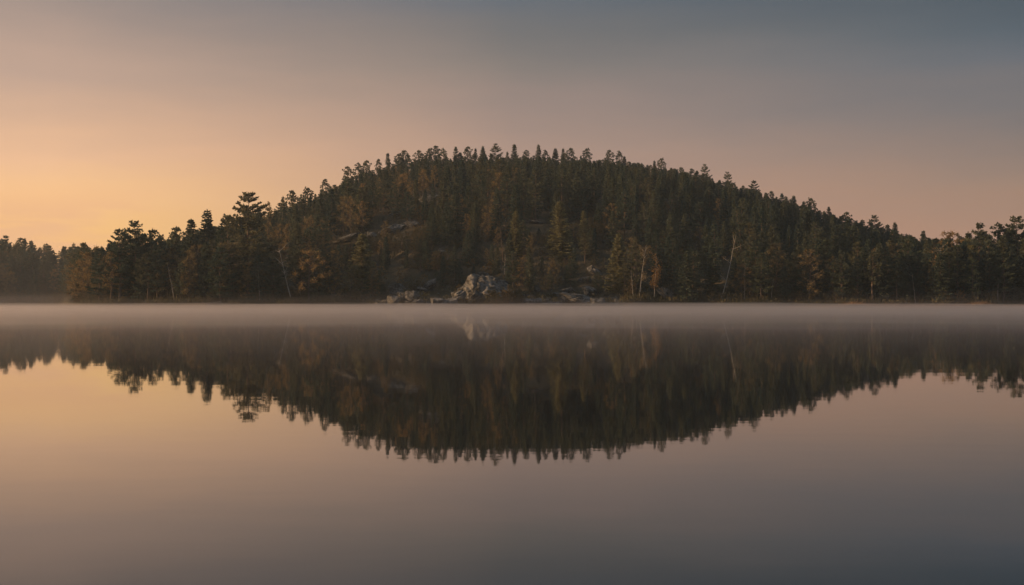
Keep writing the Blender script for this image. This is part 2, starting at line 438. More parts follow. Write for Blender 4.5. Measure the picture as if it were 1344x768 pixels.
# filling of the skyline, two staggered rows
for row in range(2):
    x = 112.0
    while x < 1352:
        Y = float(YR(x)) + U(-14, 4) - 14 * row
        low = .5 + 7 * row
        top = float(SKY(x)) + U(low, low + 14)
        sp = random.choice(['pine', 'pine', 'spruce'] if x < 560 else ['pine', 'spruce', 'spruce', 'spruce'])
        if x < 520 and random.random() < .3: sp = 'broad'
        var = random.choice([4, 5, 6, 0, 4, 5] if sp == 'pine' else range(len(PROTO[sp])))
        add(sp, var, x, Y, top=top, w=U(.85, 1.2))
        x += U(5, 9.5)

# front row at the waterline
x = 116.0
while x < 1352:
    Y = float(YS(x)) + random.choice((U(3, 7), U(5, 16)))
    if x < 450: h = U(9, 15.5); sp = random.choice(['pine', 'broad', 'broad', 'spruce', 'pine'])
    elif x < 830: h = U(3.5, 8.5); sp = random.choice(['broad', 'spruce', 'broad', 'pine'])
    elif x < 1225: h = U(8, 14.5); sp = random.choice(['spruce', 'pine', 'spruce', 'spruce', 'broad', 'pine'])
    else: h = U(9, 15); sp = random.choice(['pine', 'spruce', 'pine'])
    X = x_at(x, Y); z = ter1(X, Y)
    top = py_of(z + h, Y)
    if top < SKY(x) + 14: h = max(4, float(z_at(SKY(x) + 14, Y)) - z)
    if 490 < x < 815: Y = max(Y, float(YS(x)) + 9)
    if not blocks(x, Y, z, h, h * .12): add(sp, random.choice([0, 1, 3, 7, 5] if sp == 'pine' else range(len(PROTO[sp]))), x, Y, h=h, w=U(.9, 1.25))
    x += U(7, 13)

# the wooded slope
pts = []
def slope_fill(x0, x1, n, mind):
    grid = {}
    for _ in range(n):
        x = U(x0, x1)
        ys, yr = float(YS(x)), float(YR(x))
        Y = math.sqrt(U((ys + 8) ** 2, (yr + 6) ** 2)); X = float(x_at(x, Y))
        k = (int(X // mind), int(Y // mind))
        if any((X - a) ** 2 + (Y - b) ** 2 < mind * mind for i in (-1, 0, 1) for j in (-1, 0, 1) for a, b in grid.get((k[0] + i, k[1] + j), ())): continue
        grid.setdefault(k, []).append((X, Y)); z = ter1(X, Y)
        t = (Y - ys) / (yr - ys)
        h = U(7.5, 15.5) if 300 < x < 1150 else U(10, 17)
        if 450 < x < 830 and t < .2: h = U(4, 9)
        if py_of(z + h, Y) < SKY(x) + 7: h = float(z_at(SKY(x) + U(7, 15), Y)) - z
        if h < 4: continue
        wet = noise.noise(Vector((X * .022, Y * .022, 3)))
        pb = .50 if x < 540 else (.22 if x < 700 else .03)
        pb *= 1.6 if wet > .1 else .6
        r = random.random()
        sp = 'broad' if r < pb else ('pine' if random.random() < (.48 if x < 560 else .28) else 'spruce')
        if sp == 'broad': h *= .82
        o = blocks(x, Y, z, h, h * .13)
        if o:
            if random.random() < .8: 
                h2 = float(z_at(o[1] + o[3] * 1.0, Y)) - z
                if h2 < 2.5: continue
                h = min(h, h2)
        add(sp, random.choice([4, 0, 0, 1, 3, 3] if sp == 'pine' else range(len(PROTO[sp]))), x, Y, h=h, w=U(.85, 1.2))
slope_fill(116, 1350, 9000, 5.1)

# shrubs along the shore
for _ in range(230):
    x = U(112, 1350); Y = float(YS(x)) + U(1.2, 8)
    X = float(x_at(x, Y)); z = ter1(X, Y); h = U(1.0, 3.4)
    if 490 < x < 815 and random.random() < .75: continue
    if not blocks(x, Y, z, h, h * .4): add('shrub', random.randrange(3), x, Y, h=h, w=U(.8, 1.2))

# ------------------------------------------------------------------ how much of each tree shows
BW, BH, OY = 672, 130, 180
buf = np.zeros((BH, BW), bool)
for t in sorted(TREES, key=lambda t: t['Y']):
    y0, y1 = (py_of(t['z'] + t['h'], t['Y']) - OY) / 2, (py_of(t['z'], t['Y']) - OY) / 2
    hw = HALFW[t['sp']] * t['h'] * t['w'] * F / t['Y'] / 2; cx = t['px'] / 2
    a0, a1, b0, b1 = max(0, int(y0)), min(BH, int(y1) + 1), max(0, int(cx - hw)), min(BW, int(cx + hw) + 2)
    if a1 <= a0 or b1 <= b0: t['vis'] = 0; continue
    yy, xx = np.mgrid[a0:a1, b0:b1]
    f = np.clip((yy + .5 - y0) / max(.5, y1 - y0), 0, 1)
    prof = f if t['sp'] == 'spruce' else np.sqrt(np.clip(1 - ((f - .5) / .5) ** 2, 0, 1))
    m = np.abs(xx + .5 - cx) <= hw * prof + .3
    sub = buf[a0:a1, b0:b1]; t['vis'] = int((m & ~sub).sum()); sub |= m
LIMIT = {'pine': 290, 'spruce': 290, 'broad': 280, 'shrub': 150}
solo, mass = [], []
for sp in LIMIT:
    g = sorted([t for t in TREES if t['sp'] == sp], key=lambda t: (-t['keep'], -t['vis']))
    n = 0
    for t in g:
        if t['keep'] or (n < LIMIT[sp] and t['vis'] >= 6): solo.append(t); n += 1
        else: mass.append(t)

# beyond the frame and on the far bank: nobody could count these
FAR = []
def far_trees(x0, x1, n, mind, spmix, hr):
    old = len(TREES); grid = []
    for _ in range(n):
        x = U(x0, x1); ys, yr = float(YS(x)), float(YR(x)); Y = U(ys + 4, yr + 10); X = float(x_at(x, Y))
        if any((X - a) ** 2 + (Y - b) ** 2 < mind ** 2 for a, b in grid): continue
        grid.append((X, Y)); z = ter1(X, Y); h = U(*hr)
        lim = SKY(x) + U(-3, 5)
        if py_of(z + h, Y) < lim: h = float(z_at(lim, Y)) - z
        sp = random.choice(spmix)
        add(sp, random.choice([0, 1, 3, 4, 5] if sp == 'pine' else range(len(PROTO[sp]))), x, Y, h=h, w=U(1, 1.35))
    out = TREES[old:]; del TREES[old:]; return out
FAR += far_trees(-420, 113, 1500, 5.2, ['pine', 'spruce', 'broad', 'spruce', 'pine'], (11, 17))
# low scrub under the trees
for _ in range(3600):
    x = U(116, 1350); ys, yr = float(YS(x)), float(YR(x)); Y = U(ys + 8, yr - 4); X = float(x_at(x, Y)); z = ter1(X, Y)
    h = U(1.2, 3.6)
    if blocks(x, Y, z, h, h * .4) and random.random() < .75: continue
    if py_of(z + h, Y) < SKY(x) + 20: continue
    n0 = len(TREES); add('shrub', random.randrange(3), x, Y, h=h, w=U(.9, 1.4)); mass += TREES[n0:]; del TREES[n0:]
for _ in range(900):
    x = U(-200, 114); Y = U(float(YS(x)) + 1, float(YR(x))); X = float(x_at(x, Y)); n0 = len(TREES); add('shrub', random.randrange(3), x, Y, h=U(2, 6), w=U(.8, 1.3)); FAR += TREES[n0:]; del TREES[n0:]
# bushes that grow up against the open ledges
for ox, oy, ow, oh in OPEN[:5] + OPEN[9:11]:
    for _ in range(int(ow * 2.2)):
        x = ox + U(-ow - 8, ow + 8); pb = oy + oh * .6 + U(1, 26); Y = hit(x, pb); X = float(x_at(x, Y)); z = ter1(X, Y)
        h = min(U(1.5, 5.5), float(z_at(oy + oh * U(-.1, .9) - (x - ox) * .3, Y)) - z)
        if h > .6: n0 = len(TREES); add('shrub', random.randrange(3), x, Y, h=h, w=U(.7, 1.2)); mass += TREES[n0:]; del TREES[n0:]
mass += far_trees(1352, 1850, 500, 6, ['pine', 'spruce', 'broad'], (13, 20))

# ------------------------------------------------------------------ labels
COLS = [(225, 'on the low point by the bay'), (345, 'around the giant spreading pine'), (410, 'above the leaning dead trunk'), (480, 'left of the slanting ledges'),
        (580, 'around the slanting granite ledges'), (690, 'above the big granite outcrop'), (795, 'above the shore boulder pile'), (895, 'above the upright birch'),
        (1000, 'above the leaning birch'), (1120, 'above the small orange bush'), (1228, 'below the lowest skyline dip'), (9999, 'in the grove at the right end')]
ORD = ['first', 'second', 'third', 'fourth', 'fifth', 'sixth', 'seventh', 'eighth', 'ninth', 'tenth', 'eleventh', 'twelfth', 'thirteenth', 'fourteenth', 'fifteenth', 'sixteenth', 'seventeenth', 'eighteenth', 'nineteenth', 'twentieth']
KIND = {'pine': 'pine', 'spruce': 'spruce', 'broad': 'brown broadleaf', 'shrub': 'low shrub'}
def cell(t):
    ci = next(i for i, (m, _) in enumerate(COLS) if t['px'] < m)
    ys, yr = float(YS(t['px'])), float(YR(t['px'])); q = (t['Y'] - ys) / (yr - ys)
    top = py_of(t['z'] + t['h'], t['Y'])
    if t['sp'] == 'shrub': row = 'at the waterline'
    elif top < SKY(t['px']) + 16: row = 'on the skyline'
    elif t['Y'] - ys < 17: row = 'by the water'
    elif q < .3: row = 'low on the slope'
    elif q < .62: row = 'in mid slope'
    else: row = 'high on the slope'
    return ci, row
cells = {}
for t in solo:
    if not t['label']: cells.setdefault((t['sp'], *cell(t)), []).append(t)
for (sp, ci, row), g in cells.items():
    base = f"{row} {COLS[ci][1]}"
    grp = f"{KIND[sp]}s {base}"
    ordered = sorted(g, key=lambda t: t['px'])
    for i, t in enumerate(ordered):
        t['group'] = grp
        if len(g) == 1: t['label'] = f"lone {KIND[sp]} {base}"
        elif i < len(ORD): t['label'] = f"{ORD[i]} {KIND[sp]} from the left {base}"
        else: t['label'] = f"further {KIND[sp]} to the right {base}"

# ------------------------------------------------------------------ planting
FIRST = {}
def plant(t):
    sp = t['sp']; c, k = PROTO[sp][t['var']]
    root = bpy.data.objects.new(NAME[sp], None); COL.objects.link(root); root.empty_display_size = .5
    root.location = (t['X'], t['Y'], t['z']); root.rotation_euler = (0, 0, t['rot'])
    root.scale = (t['h'] * t['w'], t['h'] * t['w'], t['h'])
    tag(root, t['label'], CAT[sp], t.get('group') or {'pine': 'pines of the wooded hill', 'spruce': 'spruces of the wooded hill', 'broad': 'autumn broadleaf trees', 'shrub': 'shrubs along the shore'}[sp])
    if 'olive' in t['label'] or 'brownish pine' in t['label']: c = c.copy(); c.materials[0] = M['olive']
    a = obj('crown', c, root); b = obj('trunk' if sp != 'shrub' else 'stem', k, root)
    if not t['keep']: FIRST.setdefault((sp, t['var']), (a, b))
for t in solo: plant(t)

def scatter(name, items, label, cat):
    """One woodland object: a tree on each of its points."""
    me = bpy.data.meshes.new(name); me.from_pydata([(t['X'], t['Y'], t['z']) for t in items], [], [])
    keys = sorted({(t['sp'], t['var']) for t in items if (t['sp'], t['var']) in FIRST})
    for n, ty in (('turn', 'FLOAT_VECTOR'), ('grow', 'FLOAT_VECTOR'), ('which', 'INT')): me.attributes.new(n, ty, 'POINT')
    A, B, Cc = (me.attributes[n] for n in ('turn', 'grow', 'which'))
    A.data.foreach_set('vector', np.array([(0, 0, t['rot']) for t in items], np.float32).ravel())
    B.data.foreach_set('vector', np.array([(t['h'] * t['w'], t['h'] * t['w'], t['h']) for t in items], np.float32).ravel())
    Cc.data.foreach_set('value', np.array([keys.index((t['sp'], t['var'])) if (t['sp'], t['var']) in keys else 0 for t in items], np.int32))
    o = obj(name, me); tag(o, label, cat, kind='stuff')
    ng = bpy.data.node_groups.new(name, 'GeometryNodeTree')
    ng.interface.new_socket('Geometry', in_out='INPUT', socket_type='NodeSocketGeometry'); ng.interface.new_socket('Geometry', in_out='OUTPUT', socket_type='NodeSocketGeometry')
    gi, go = ng.nodes.new('NodeGroupInput'), ng.nodes.new('NodeGroupOutput'); L = ng.links.new
    def attr(n, ty):
        a = ng.nodes.new('GeometryNodeInputNamedAttribute'); a.data_type = ty; a.inputs['Name'].default_value = n
        return next(s for s in a.outputs if s.enabled and s.name == 'Attribute')
    tu, gr, wh = attr('turn', 'FLOAT_VECTOR'), attr('grow', 'FLOAT_VECTOR'), attr('which', 'INT')
    jo = ng.nodes.new('GeometryNodeJoinGeometry')
    for i, k in enumerate(keys):
        j2 = ng.nodes.new('GeometryNodeJoinGeometry')
        for src in FIRST[k]:
            oi = ng.nodes.new('GeometryNodeObjectInfo'); oi.transform_space = 'ORIGINAL'; oi.inputs['Object'].default_value = src
            L(oi.outputs['Geometry'], j2.inputs[0])
        cmp = ng.nodes.new('FunctionNodeCompare'); cmp.data_type = 'INT'; cmp.operation = 'EQUAL'
        ia, ib = [s for s in cmp.inputs if s.enabled][:2]
        L(wh, ia); ib.default_value = i
        ip = ng.nodes.new('GeometryNodeInstanceOnPoints')
        L(gi.outputs[0], ip.inputs['Points']); L(cmp.outputs[0], ip.inputs['Selection']); L(j2.outputs[0], ip.inputs['Instance'])
        L(tu, ip.inputs['Rotation']); L(gr, ip.inputs['Scale']); L(ip.outputs[0], jo.inputs[0])
    L(jo.outputs[0], go.inputs[0])
    md = o.modifiers.new('trees', 'NODES'); md.node_group = ng
    return o
scatter('woods', mass, 'closed mixed wood filling the gaps between the hill trees', 'woods')
scatter('distant_woods', FAR, 'hazy low wood along the far bank beyond the bay', 'woods')
print('trees', len(TREES), 'solo', {s: sum(t['sp'] == s for t in solo) for s in LIMIT}, 'mass', len(mass), 'far', len(FAR))

# ------------------------------------------------------------------ terrain
cols = np.unique(np.concatenate([np.linspace(-620, 80, 70), np.linspace(80, 1360, 300), np.linspace(1360, 2000, 60)]))
ts = np.concatenate([np.linspace(-.25, 0, 10)[:-1], np.linspace(0, .1, 18)[:-1], np.linspace(.1, 1.2, 75)[:-1], np.linspace(1.2, 2.6, 16)])
V = []
for c in cols:
    ys, yr = float(YS(c)), float(YR(c))
    for t in ts:
        Y = ys + t * (yr - ys); X = float(x_at(c, Y)); V.append((X, Y, 0))
V = np.array(V); V[:, 2] = ter(V[:, 0], V[:, 1])
nt_ = len(ts)
Fc = [(i * nt_ + j, (i + 1) * nt_ + j, (i + 1) * nt_ + j + 1, i * nt_ + j + 1) for i in range(len(cols) - 1) for j in range(nt_ - 1)]
tag(obj('hill', mesh('hill', V, Fc, M['ground'], True)), 'wooded hill rising from the far shore', kind='structure')

# lake bed and land: one sheet out to the horizon, under the water sheet
tag(obj('ground', mesh('ground', [(-1500, -190, -2.9), (1500, -190, -2.9), (1500, 2400, -2.9), (-1500, 2400, -2.9)], [(0, 1, 2, 3)], M['ground'])), 'lake bed', kind='structure')
tag(obj('lake_water', mesh('lake_water', [(-1500, -190, 0), (1500, -190, 0), (1500, 2400, 0), (-1500, 2400, 0)], [(0, 1, 2, 3)], M['water'])), 'still mirror like lake', kind='structure')

# ------------------------------------------------------------------ granite
def make_rock(seed, npts=15, flat=1.0, cuts=5, crack=5.0, tilt=None, step=.16, rough=1.0):
    """An angular block: a hull of random points, then weathered and jointed."""
    import bmesh
    rnd = random.Random(seed * 17)
    bm = bmesh.new(); off = Vector((seed * 7.3, seed * 3.1, seed * 1.7))
    for _ in range(npts):
        d = Vector((rnd.gauss(0, 1), rnd.gauss(0, 1), rnd.gauss(0, 1))).normalized()
        bm.verts.new(d * rnd.uniform(.85, 1.1))
    r = bmesh.ops.convex_hull(bm, input=bm.verts)
    bmesh.ops.delete(bm, geom=[v for v in bm.verts if not v.link_faces], context='VERTS')
    for _ in range(2):
        bmesh.ops.subdivide_edges(bm, edges=bm.edges, cuts=cuts if _ == 0 else 1, use_grid_fill=True)
        bmesh.ops.triangulate(bm, faces=bm.faces)
    tilt = tilt or Vector((rnd.uniform(-.6, .6), rnd.uniform(-.3, .3), 1)).normalized()
    for v in bm.verts:
        p = v.co.copy()
        d = (noise.fractal(p * 1.6 + off, 1.0, 2.0, 5) * .10 + noise.fractal(p * 6 + off, 1.0, 2.0, 3) * .035) * rough
        q = (p.dot(tilt) + .09 * noise.noise(p * 2 + off)) * crack
        d += (abs(q - math.floor(q) - .5) - .25) * step
        q = (p.x * .9 + p.y * .5 - p.z * .35 + .1 * noise.noise(p * 1.6 - off)) * crack * .6
        d -= max(0, .12 - abs(q - math.floor(q) - .5)) * .5
        v.co = p * (1 + d)
    me = bpy.data.meshes.new('rock'); bm.to_mesh(me); bm.free(); me.materials.append(M['rock'])
    return me
ROCKS = [make_rock(s) for s in range(1, 7)]
BIG = make_rock(9, 90, 1, 4, 6.0, Vector((.72, -.25, .62)).normalized(), .06, 2.0)
LEDGE = [make_rock(20, 18, 1, 6, 4), make_rock(21, 18, 1, 6, 3.4)]

def put_rock(name, me, px, py, wpx, hpx, label, cat, group, Y=None, tilt=0, depth=.8, sink=.25, yaw=None):
    Y = Y or hit(px, py + hpx * .4); X = float(x_at(px, Y)); g = ter1(X, Y)
    w = wpx * Y / F / 2; h = hpx * Y / F / 2
    o = obj(name, me); zc = max(float(z_at(py, Y)), -.1)
    zc = min(max(zc, g - h * .3), g + h * (.6 if py < 370 else .7))
    o.location = (X, Y, zc); o.scale = (w, w * depth, h); o.rotation_euler = (U(-.1, .1), tilt, yaw if yaw is not None else U(-.5, .5))
    return tag(o, label, cat, group)
random.seed(77)
put_rock('rock_outcrop', BIG, 636, 386, 74, 50, 'big domed grey granite outcrop rising straight from the water', 'rock outcrop', 'granite of the shore', Y=326, depth=.8, yaw=-.2)
put_rock('rock_outcrop', LEDGE[1], 662, 393, 50, 28, 'lower broken shoulder leaning against the right side of the big outcrop', 'rock outcrop', 'granite of the shore', Y=325, tilt=.45)
put_rock('rock_outcrop', LEDGE[0], 604, 392, 44, 24, 'lower broken shoulder leaning against the left side of the big outcrop', 'rock outcrop', 'granite of the shore', Y=325.5, tilt=-.4)
put_rock('rock_outcrop', LEDGE[0], 642, 370, 40, 16, 'broken cap of grey rock on top of the big outcrop', 'rock outcrop', 'granite of the shore', Y=329, tilt=.2)
put_rock('rock_outcrop', LEDGE[1], 752, 393, 66, 18, 'long low broken rock face under the right boulder pile', 'rock outcrop', 'granite of the shore', Y=326, tilt=.15)
put_rock('rock_outcrop', LEDGE[0], 532, 391, 50, 18, 'low broken rock face under the left boulder group', 'rock outcrop', 'granite of the shore', Y=328, tilt=-.1)
for px, py, w, h, ti, lab in [(453, 314, 48, 9, -.34, 'long thin slanting pale ledge, lowest of the hillside ledges'), (486, 308, 20, 10, .05, 'small pale ledge block between two long slanting ledges'),
        (513, 302, 40, 15, -.38, 'broad pale slanting ledge, brightest of the hillside ledges'), (539, 294, 24, 13, -.1, 'upper end block of the brightest slanting ledge'),
        (561, 262, 40, 14, -.25, 'high grey ledge cap showing among pines near the crest'), (520, 281, 42, 8, -.3, 'narrow grey ledge streak above the brightest ledge'),
        (580, 330, 22, 7, .3, 'small grey rock face in mid slope left of the outcrop'), (700, 291, 30, 5, .1, 'brown rock lip left of the pale cone spruce'),
        (778, 356, 28, 13, .5, 'broken grey rock face above the boulder pile'), (564, 376, 28, 14, -.75, 'slanting grey slab leaning up behind the left boulders'), (875, 387, 34, 18, .5, 'slanting striped grey slab beside the yellow birch')]:
    put_rock('rock_ledge', LEDGE[int(px) % 2], px, py, w, h, lab, 'rock ledge', 'granite ledges of the hillside', tilt=ti, depth=.6)
for i, (px, py, w, h, lab) in enumerate([
    (523, 380, 26, 18, 'pale round boulder highest of the left boulder group'), (540, 388, 20, 14, 'grey boulder under the highest left boulder'), (515, 394, 22, 14, 'low grey boulder at the outer end of the left group'),
    (548, 397, 16, 10, 'small pale boulder at the waterline of the left group'), (572, 396, 22, 13, 'pointed grey boulder between left group and outcrop'), (590, 397, 26, 14, 'rounded boulder against the left foot of the outcrop'),
    (554, 402, 12, 7, 'tiny pale boulder at the water left of the outcrop'), (602, 369, 14, 10, 'boulder on the left shoulder of the outcrop'), (634, 361, 18, 8, 'pale block on top of the outcrop'),
    (672, 399, 12, 9, 'small boulder at the right foot of the outcrop'), (690, 397, 20, 12, 'pale boulder, first right of the outcrop'), (704, 396, 18, 11, 'pale boulder, second right of the outcrop'),
    (705, 379, 12, 9, 'small boulder set back above the second right boulder'), (728, 400, 20, 8, 'flat boulder at the waterline in the right pile'), (738, 393, 16, 10, 'grey boulder behind the flat waterline boulder'),
    (745, 381, 20, 9, 'brownish slab boulder on top of the right pile'), (772, 382, 20, 15, 'largest blue grey boulder of the right pile'), (768, 366, 18, 9, 'smooth blue grey boulder high above the right pile'),
    (765, 396, 22, 11, 'grey boulder low in the middle of the right pile'), (785, 396, 24, 12, 'wide grey boulder near the outer end of right pile'), (800, 400, 16, 7, 'last low boulder of the right pile'), (756, 402, 12, 6, 'tiny boulder at the water in the right pile'),
    (714, 401, 12, 6, 'tiny boulder between the pale pair and flat boulder'), (282, 398, 24, 6, 'low dark boulder on the shore below the giant pine')]):
    put_rock('boulder', ROCKS[i % 6], px, py, w * 1.1, h * 1.25, lab, 'boulder', 'boulders along the shore')

SPOTS = [(500, 'beyond the left boulder group'), (560, 'among the left boulder group'), (600, 'between the left boulders and the outcrop'), (690, 'around the foot of the outcrop'), (740, 'just right of the outcrop'), (782, 'in the inner half of the right boulder pile'), (830, 'in the outer half of the right boulder pile')]
stones = []
for _ in range(90):
    px = random.choice((U(485, 600), U(660, 815), U(690, 815))); Y = float(YS(px)) + abs(random.gauss(0, 5.0)) - .3
    stones.append((px, Y, U(.35, 1.15) * (1.5 if random.random() < .15 else 1)))
byspot = {}
for st in sorted(stones): byspot.setdefault(next(n for m, n in SPOTS if st[0] < m), []).append(st)
for spot, g in byspot.items():
    for i, (px, Y, r) in enumerate(g):
        X = float(x_at(px, Y)); o = obj('stone', ROCKS[i % 6]); o.location = (X, Y, max(0, ter1(X, Y)) + r * .15)
        o.scale = (r * U(.9, 1.4), r * U(.8, 1.2), r * U(.5, .85)); o.rotation_euler = (U(-.3, .3), U(-.3, .3), U(0, 6))
        tag(o, f"{ORD[i] if i < len(ORD) else 'further'} small grey stone from the left {spot}", 'stone', 'small stones ' + spot)

# ------------------------------------------------------------------ bare trunks and birches
def pole_tree(name, cat, label, base, top, mat='dead', r=.16, branches=5, leaf=None, Y=None, bend=.3, nleaf=0, group='bare and birch trunks along the shore', blen=.16):
    Y = Y or float(YS(base[0])) + 4.5
    X = float(x_at(base[0], Y)); z = ter1(X, Y) - .2
    Z1 = float(z_at(top[1], Y)) - z; X1 = float(x_at(top[0], Y)) - X
    root = bpy.data.objects.new(name, None); COL.objects.link(root); root.location = (X, Y, z); tag(root, label, cat, group)
    P = [Vector((X1 * (i / 8) ** (1 + bend) + U(-.05, .05), U(-.08, .08), Z1 * i / 8)) for i in range(9)]
    tb = Tubes(); tb.tube(P, [r * .72 * (1 - .8 * i / 8) for i in range(9)], 7)
    obj('trunk', mesh('trunk', tb.v, tb.f, M[mat], True), root)
    br = Tubes(); lv = Leaves()
    for k in range(branches):
        s = U(.3, .97); o = P[int(s * 8)].lerp(P[int(s * 8) + 1], s * 8 - int(s * 8)); az = U(0, 6.28)
        d = Vector((math.cos(az), math.sin(az) * .6, U(.2, 1.0))) * (Z1 * blen * U(.5, 1.2))
        br.tube([o, o + d * .5 + Vector((0, 0, -.05)), o + d], [r * .3, r * .2, r * .06], 4)
        if leaf:
            for _ in range(nleaf):
                c = o + d * U(.1, 1.1) + Vector((random.gauss(0, .35), random.gauss(0, .35), random.gauss(0, .35)))
                lv.kite(c, Vector((random.gauss(0, 1), random.gauss(0, 1), random.gauss(0, .8))), U(.18, .38), .2)
    if branches: obj('branches', mesh('branches', br.v, br.f, M[mat]), root)
    if leaf: obj('crown', mesh('crown', lv.v, lv.f, M[leaf]), root)
    return root
random.seed(31)
pole_tree('dead_tree', 'dead tree', 'leaning pale dead trunk with broken side branches', (383, 386), (366, 326), 'birch', .22, 9, bend=-.05)
pole_tree('dead_tree', 'dead tree', 'thin grey bare stem beside the foot of the giant pine', (341, 390), (338, 350), 'dead', .13, 2)
pole_tree('birch_tree', 'birch tree', 'slender leaning grey birch stem on the low point', (229, 388), (219, 345), 'birch', .12, 4)
pole_tree('birch_tree', 'birch tree', 'upright white birch trunk with rusty leaves at its top', (839, 394), (848, 322), 'birch', .17, 9, 'leaf', nleaf=40, bend=.2)
pole_tree('birch_tree', 'birch tree', 'young golden leaved birch right of the upright birch', (858, 390), (862, 336), 'birch', .10, 16, 'yellow', nleaf=46, bend=0, blen=.12)
pole_tree('birch_tree', 'birch tree', 'short thin white birch stem left of the upright birch', (831, 378), (828, 354), 'birch', .09, 3)
pole_tree('birch_tree', 'birch tree', 'tall leaning white birch on the shaded right shore', (944, 396), (966, 308), 'birch', .17, 6, 'leaf', nleaf=14, bend=-.25)
pole_tree('dead_tree', 'dead tree', 'small pale snag standing right above the big outcrop', (662, 358), (663, 333), 'dead', .14, 4, Y=345)
pole_tree('dead_tree', 'dead tree', 'forked grey snag in mid slope above the big outcrop', (660, 330), (655, 292), 'bark', .12, 3, Y=362, bend=.6, blen=.25)
pole_tree('dead_tree', 'dead tree', 'tall thin bare stem by the brightest hillside ledge', (543, 300), (542, 250), 'dead', .13, 3, Y=440)
pole_tree('dead_tree', 'dead tree', 'tall straight pale bare trunk in the right end grove', (1310, 392), (1310, 354), 'dead', .17, 2)
pole_tree('birch_tree', 'birch tree', 'tall grey birch stem in front of the thin brownish broadleaf', (1236, 392), (1234, 324), 'birch', .13, 7, 'leaf', nleaf=16)
pole_tree('dead_tree', 'dead tree', 'short tilted grey stem left of the end grove', (1202, 388), (1197, 360), 'dead', .11, 2)
pole_tree('dead_tree', 'dead tree', 'slim grey stem under the wide brownish pine', (1281, 392), (1282, 352), 'dead', .13, 3)
pole_tree('dead_tree', 'dead tree', 'faint slim bare stem right of the leaning birch', (977, 392), (978, 345), 'dead', .10, 3)
pole_tree('dead_tree', 'dead tree', 'short pale stem midway between leaning birch and orange bush', (1012, 392), (1015, 366), 'dead', .10, 3)
def special_shrub(px, top, mat, label, w=1.0, Y=None):
    Y = Y or float(YS(px)) + 5
    X = float(x_at(px, Y)); z = ter1(X, Y) - .1; h = float(z_at(top, Y)) - z
    c, k = PROTO['shrub'][1]; c = c.copy(); c.materials[0] = M[mat]
    root = bpy.data.objects.new('shrub', None); COL.objects.link(root); root.location = (X, Y, z); root.scale = (h * w, h * w, h)
    tag(root, label, 'shrub', 'bright autumn shrubs'); obj('crown', c, root); obj('stem', k, root)
special_shrub(603, 371, 'scrub', 'brown bush hiding the left shoulder of the big outcrop', .8, Y=325)
special_shrub(617, 384, 'scrub', 'small bush at the water in front of the big outcrop', .9, Y=321.5)
special_shrub(683, 383, 'scrub', 'dark bush against the right foot of the big outcrop', .9, Y=324)
special_shrub(955, 376, 'leaf', 'amber shrub at the foot of the tall leaning birch', .8)
special_shrub(1100, 385, 'yellow', 'small orange bush on the shaded right shore', 1.1)
special_shrub(476, 369, 'leaf', 'rusty bush on the shore left of the boulders', .8)
special_shrub(447, 386, 'leaf', 'low rusty bush at the water left of the larger rusty bush', 1.2)

# ------------------------------------------------------------------ ground cover that nobody could count
random.seed(13)
lv = Leaves()
for _ in range(8000):
    x = U(84, 1360); Y = float(YS(x)) + random.choice((U(.5, 6), U(.5, 6), U(2, 16)))
    X = float(x_at(x, Y)); z = ter1(X, Y)
    if z < .05 or (490 < x < 815 and random.random() < .7): continue
    s = U(.3, 1.0) * (1.6 if random.random() < .2 else 1)
    for _ in range(7):
        lv.kite(Vector((X + random.gauss(0, .4), Y + random.gauss(0, .4), z + U(-.1, s * .7))), Vector((random.gauss(0, .6), random.gauss(0, .6), 1)), s * U(.4, .9), .22)
tag(obj('undergrowth', mesh('undergrowth', lv.v, lv.f, M['scrub'])), 'tangled brown undergrowth along the far shore', 'undergrowth', kind='stuff')
lv = Leaves()
for _ in range(9000):
    x = U(1010, 1420) if random.random() < .85 else U(120, 470); Y = float(YS(x)) + U(-2.4, 1.5)
    X = float(x_at(x, Y)); z = max(0, ter1(X, Y))
    f = min(1, (x - 1000) / 120) if x > 900 else .5
    lv.kite(Vector((X, Y, z - .05)), Vector((random.gauss(0, .3), random.gauss(0, .3), 1)), U(.3, .85) * f, .07)
tag(obj('sedge', mesh('sedge', lv.v, lv.f, M['reed'])), 'strip of reddish dry sedge at the edge of the water', 'sedge', kind='stuff')

# ------------------------------------------------------------------ haze and mist
def boxmesh(name, x0, x1, y0, y1, z0, z1, mat):
    v = [(x, y, z) for z in (z0, z1) for y in (y0, y1) for x in (x0, x1)]
    return mesh(name, v, [(0, 2, 3, 1), (4, 5, 7, 6), (0, 1, 5, 4), (2, 6, 7, 3), (1, 3, 7, 5), (0, 4, 6, 2)], mat)
HAZE_D = .00010
tag(obj('haze', boxmesh('haze', -1600, 1600, -250, 2500, -4, 92, vol_mat('haze_air', (.72, .86, 1.0), HAZE_D, .35))), 'thin evening haze over the lake', 'haze', kind='stuff')

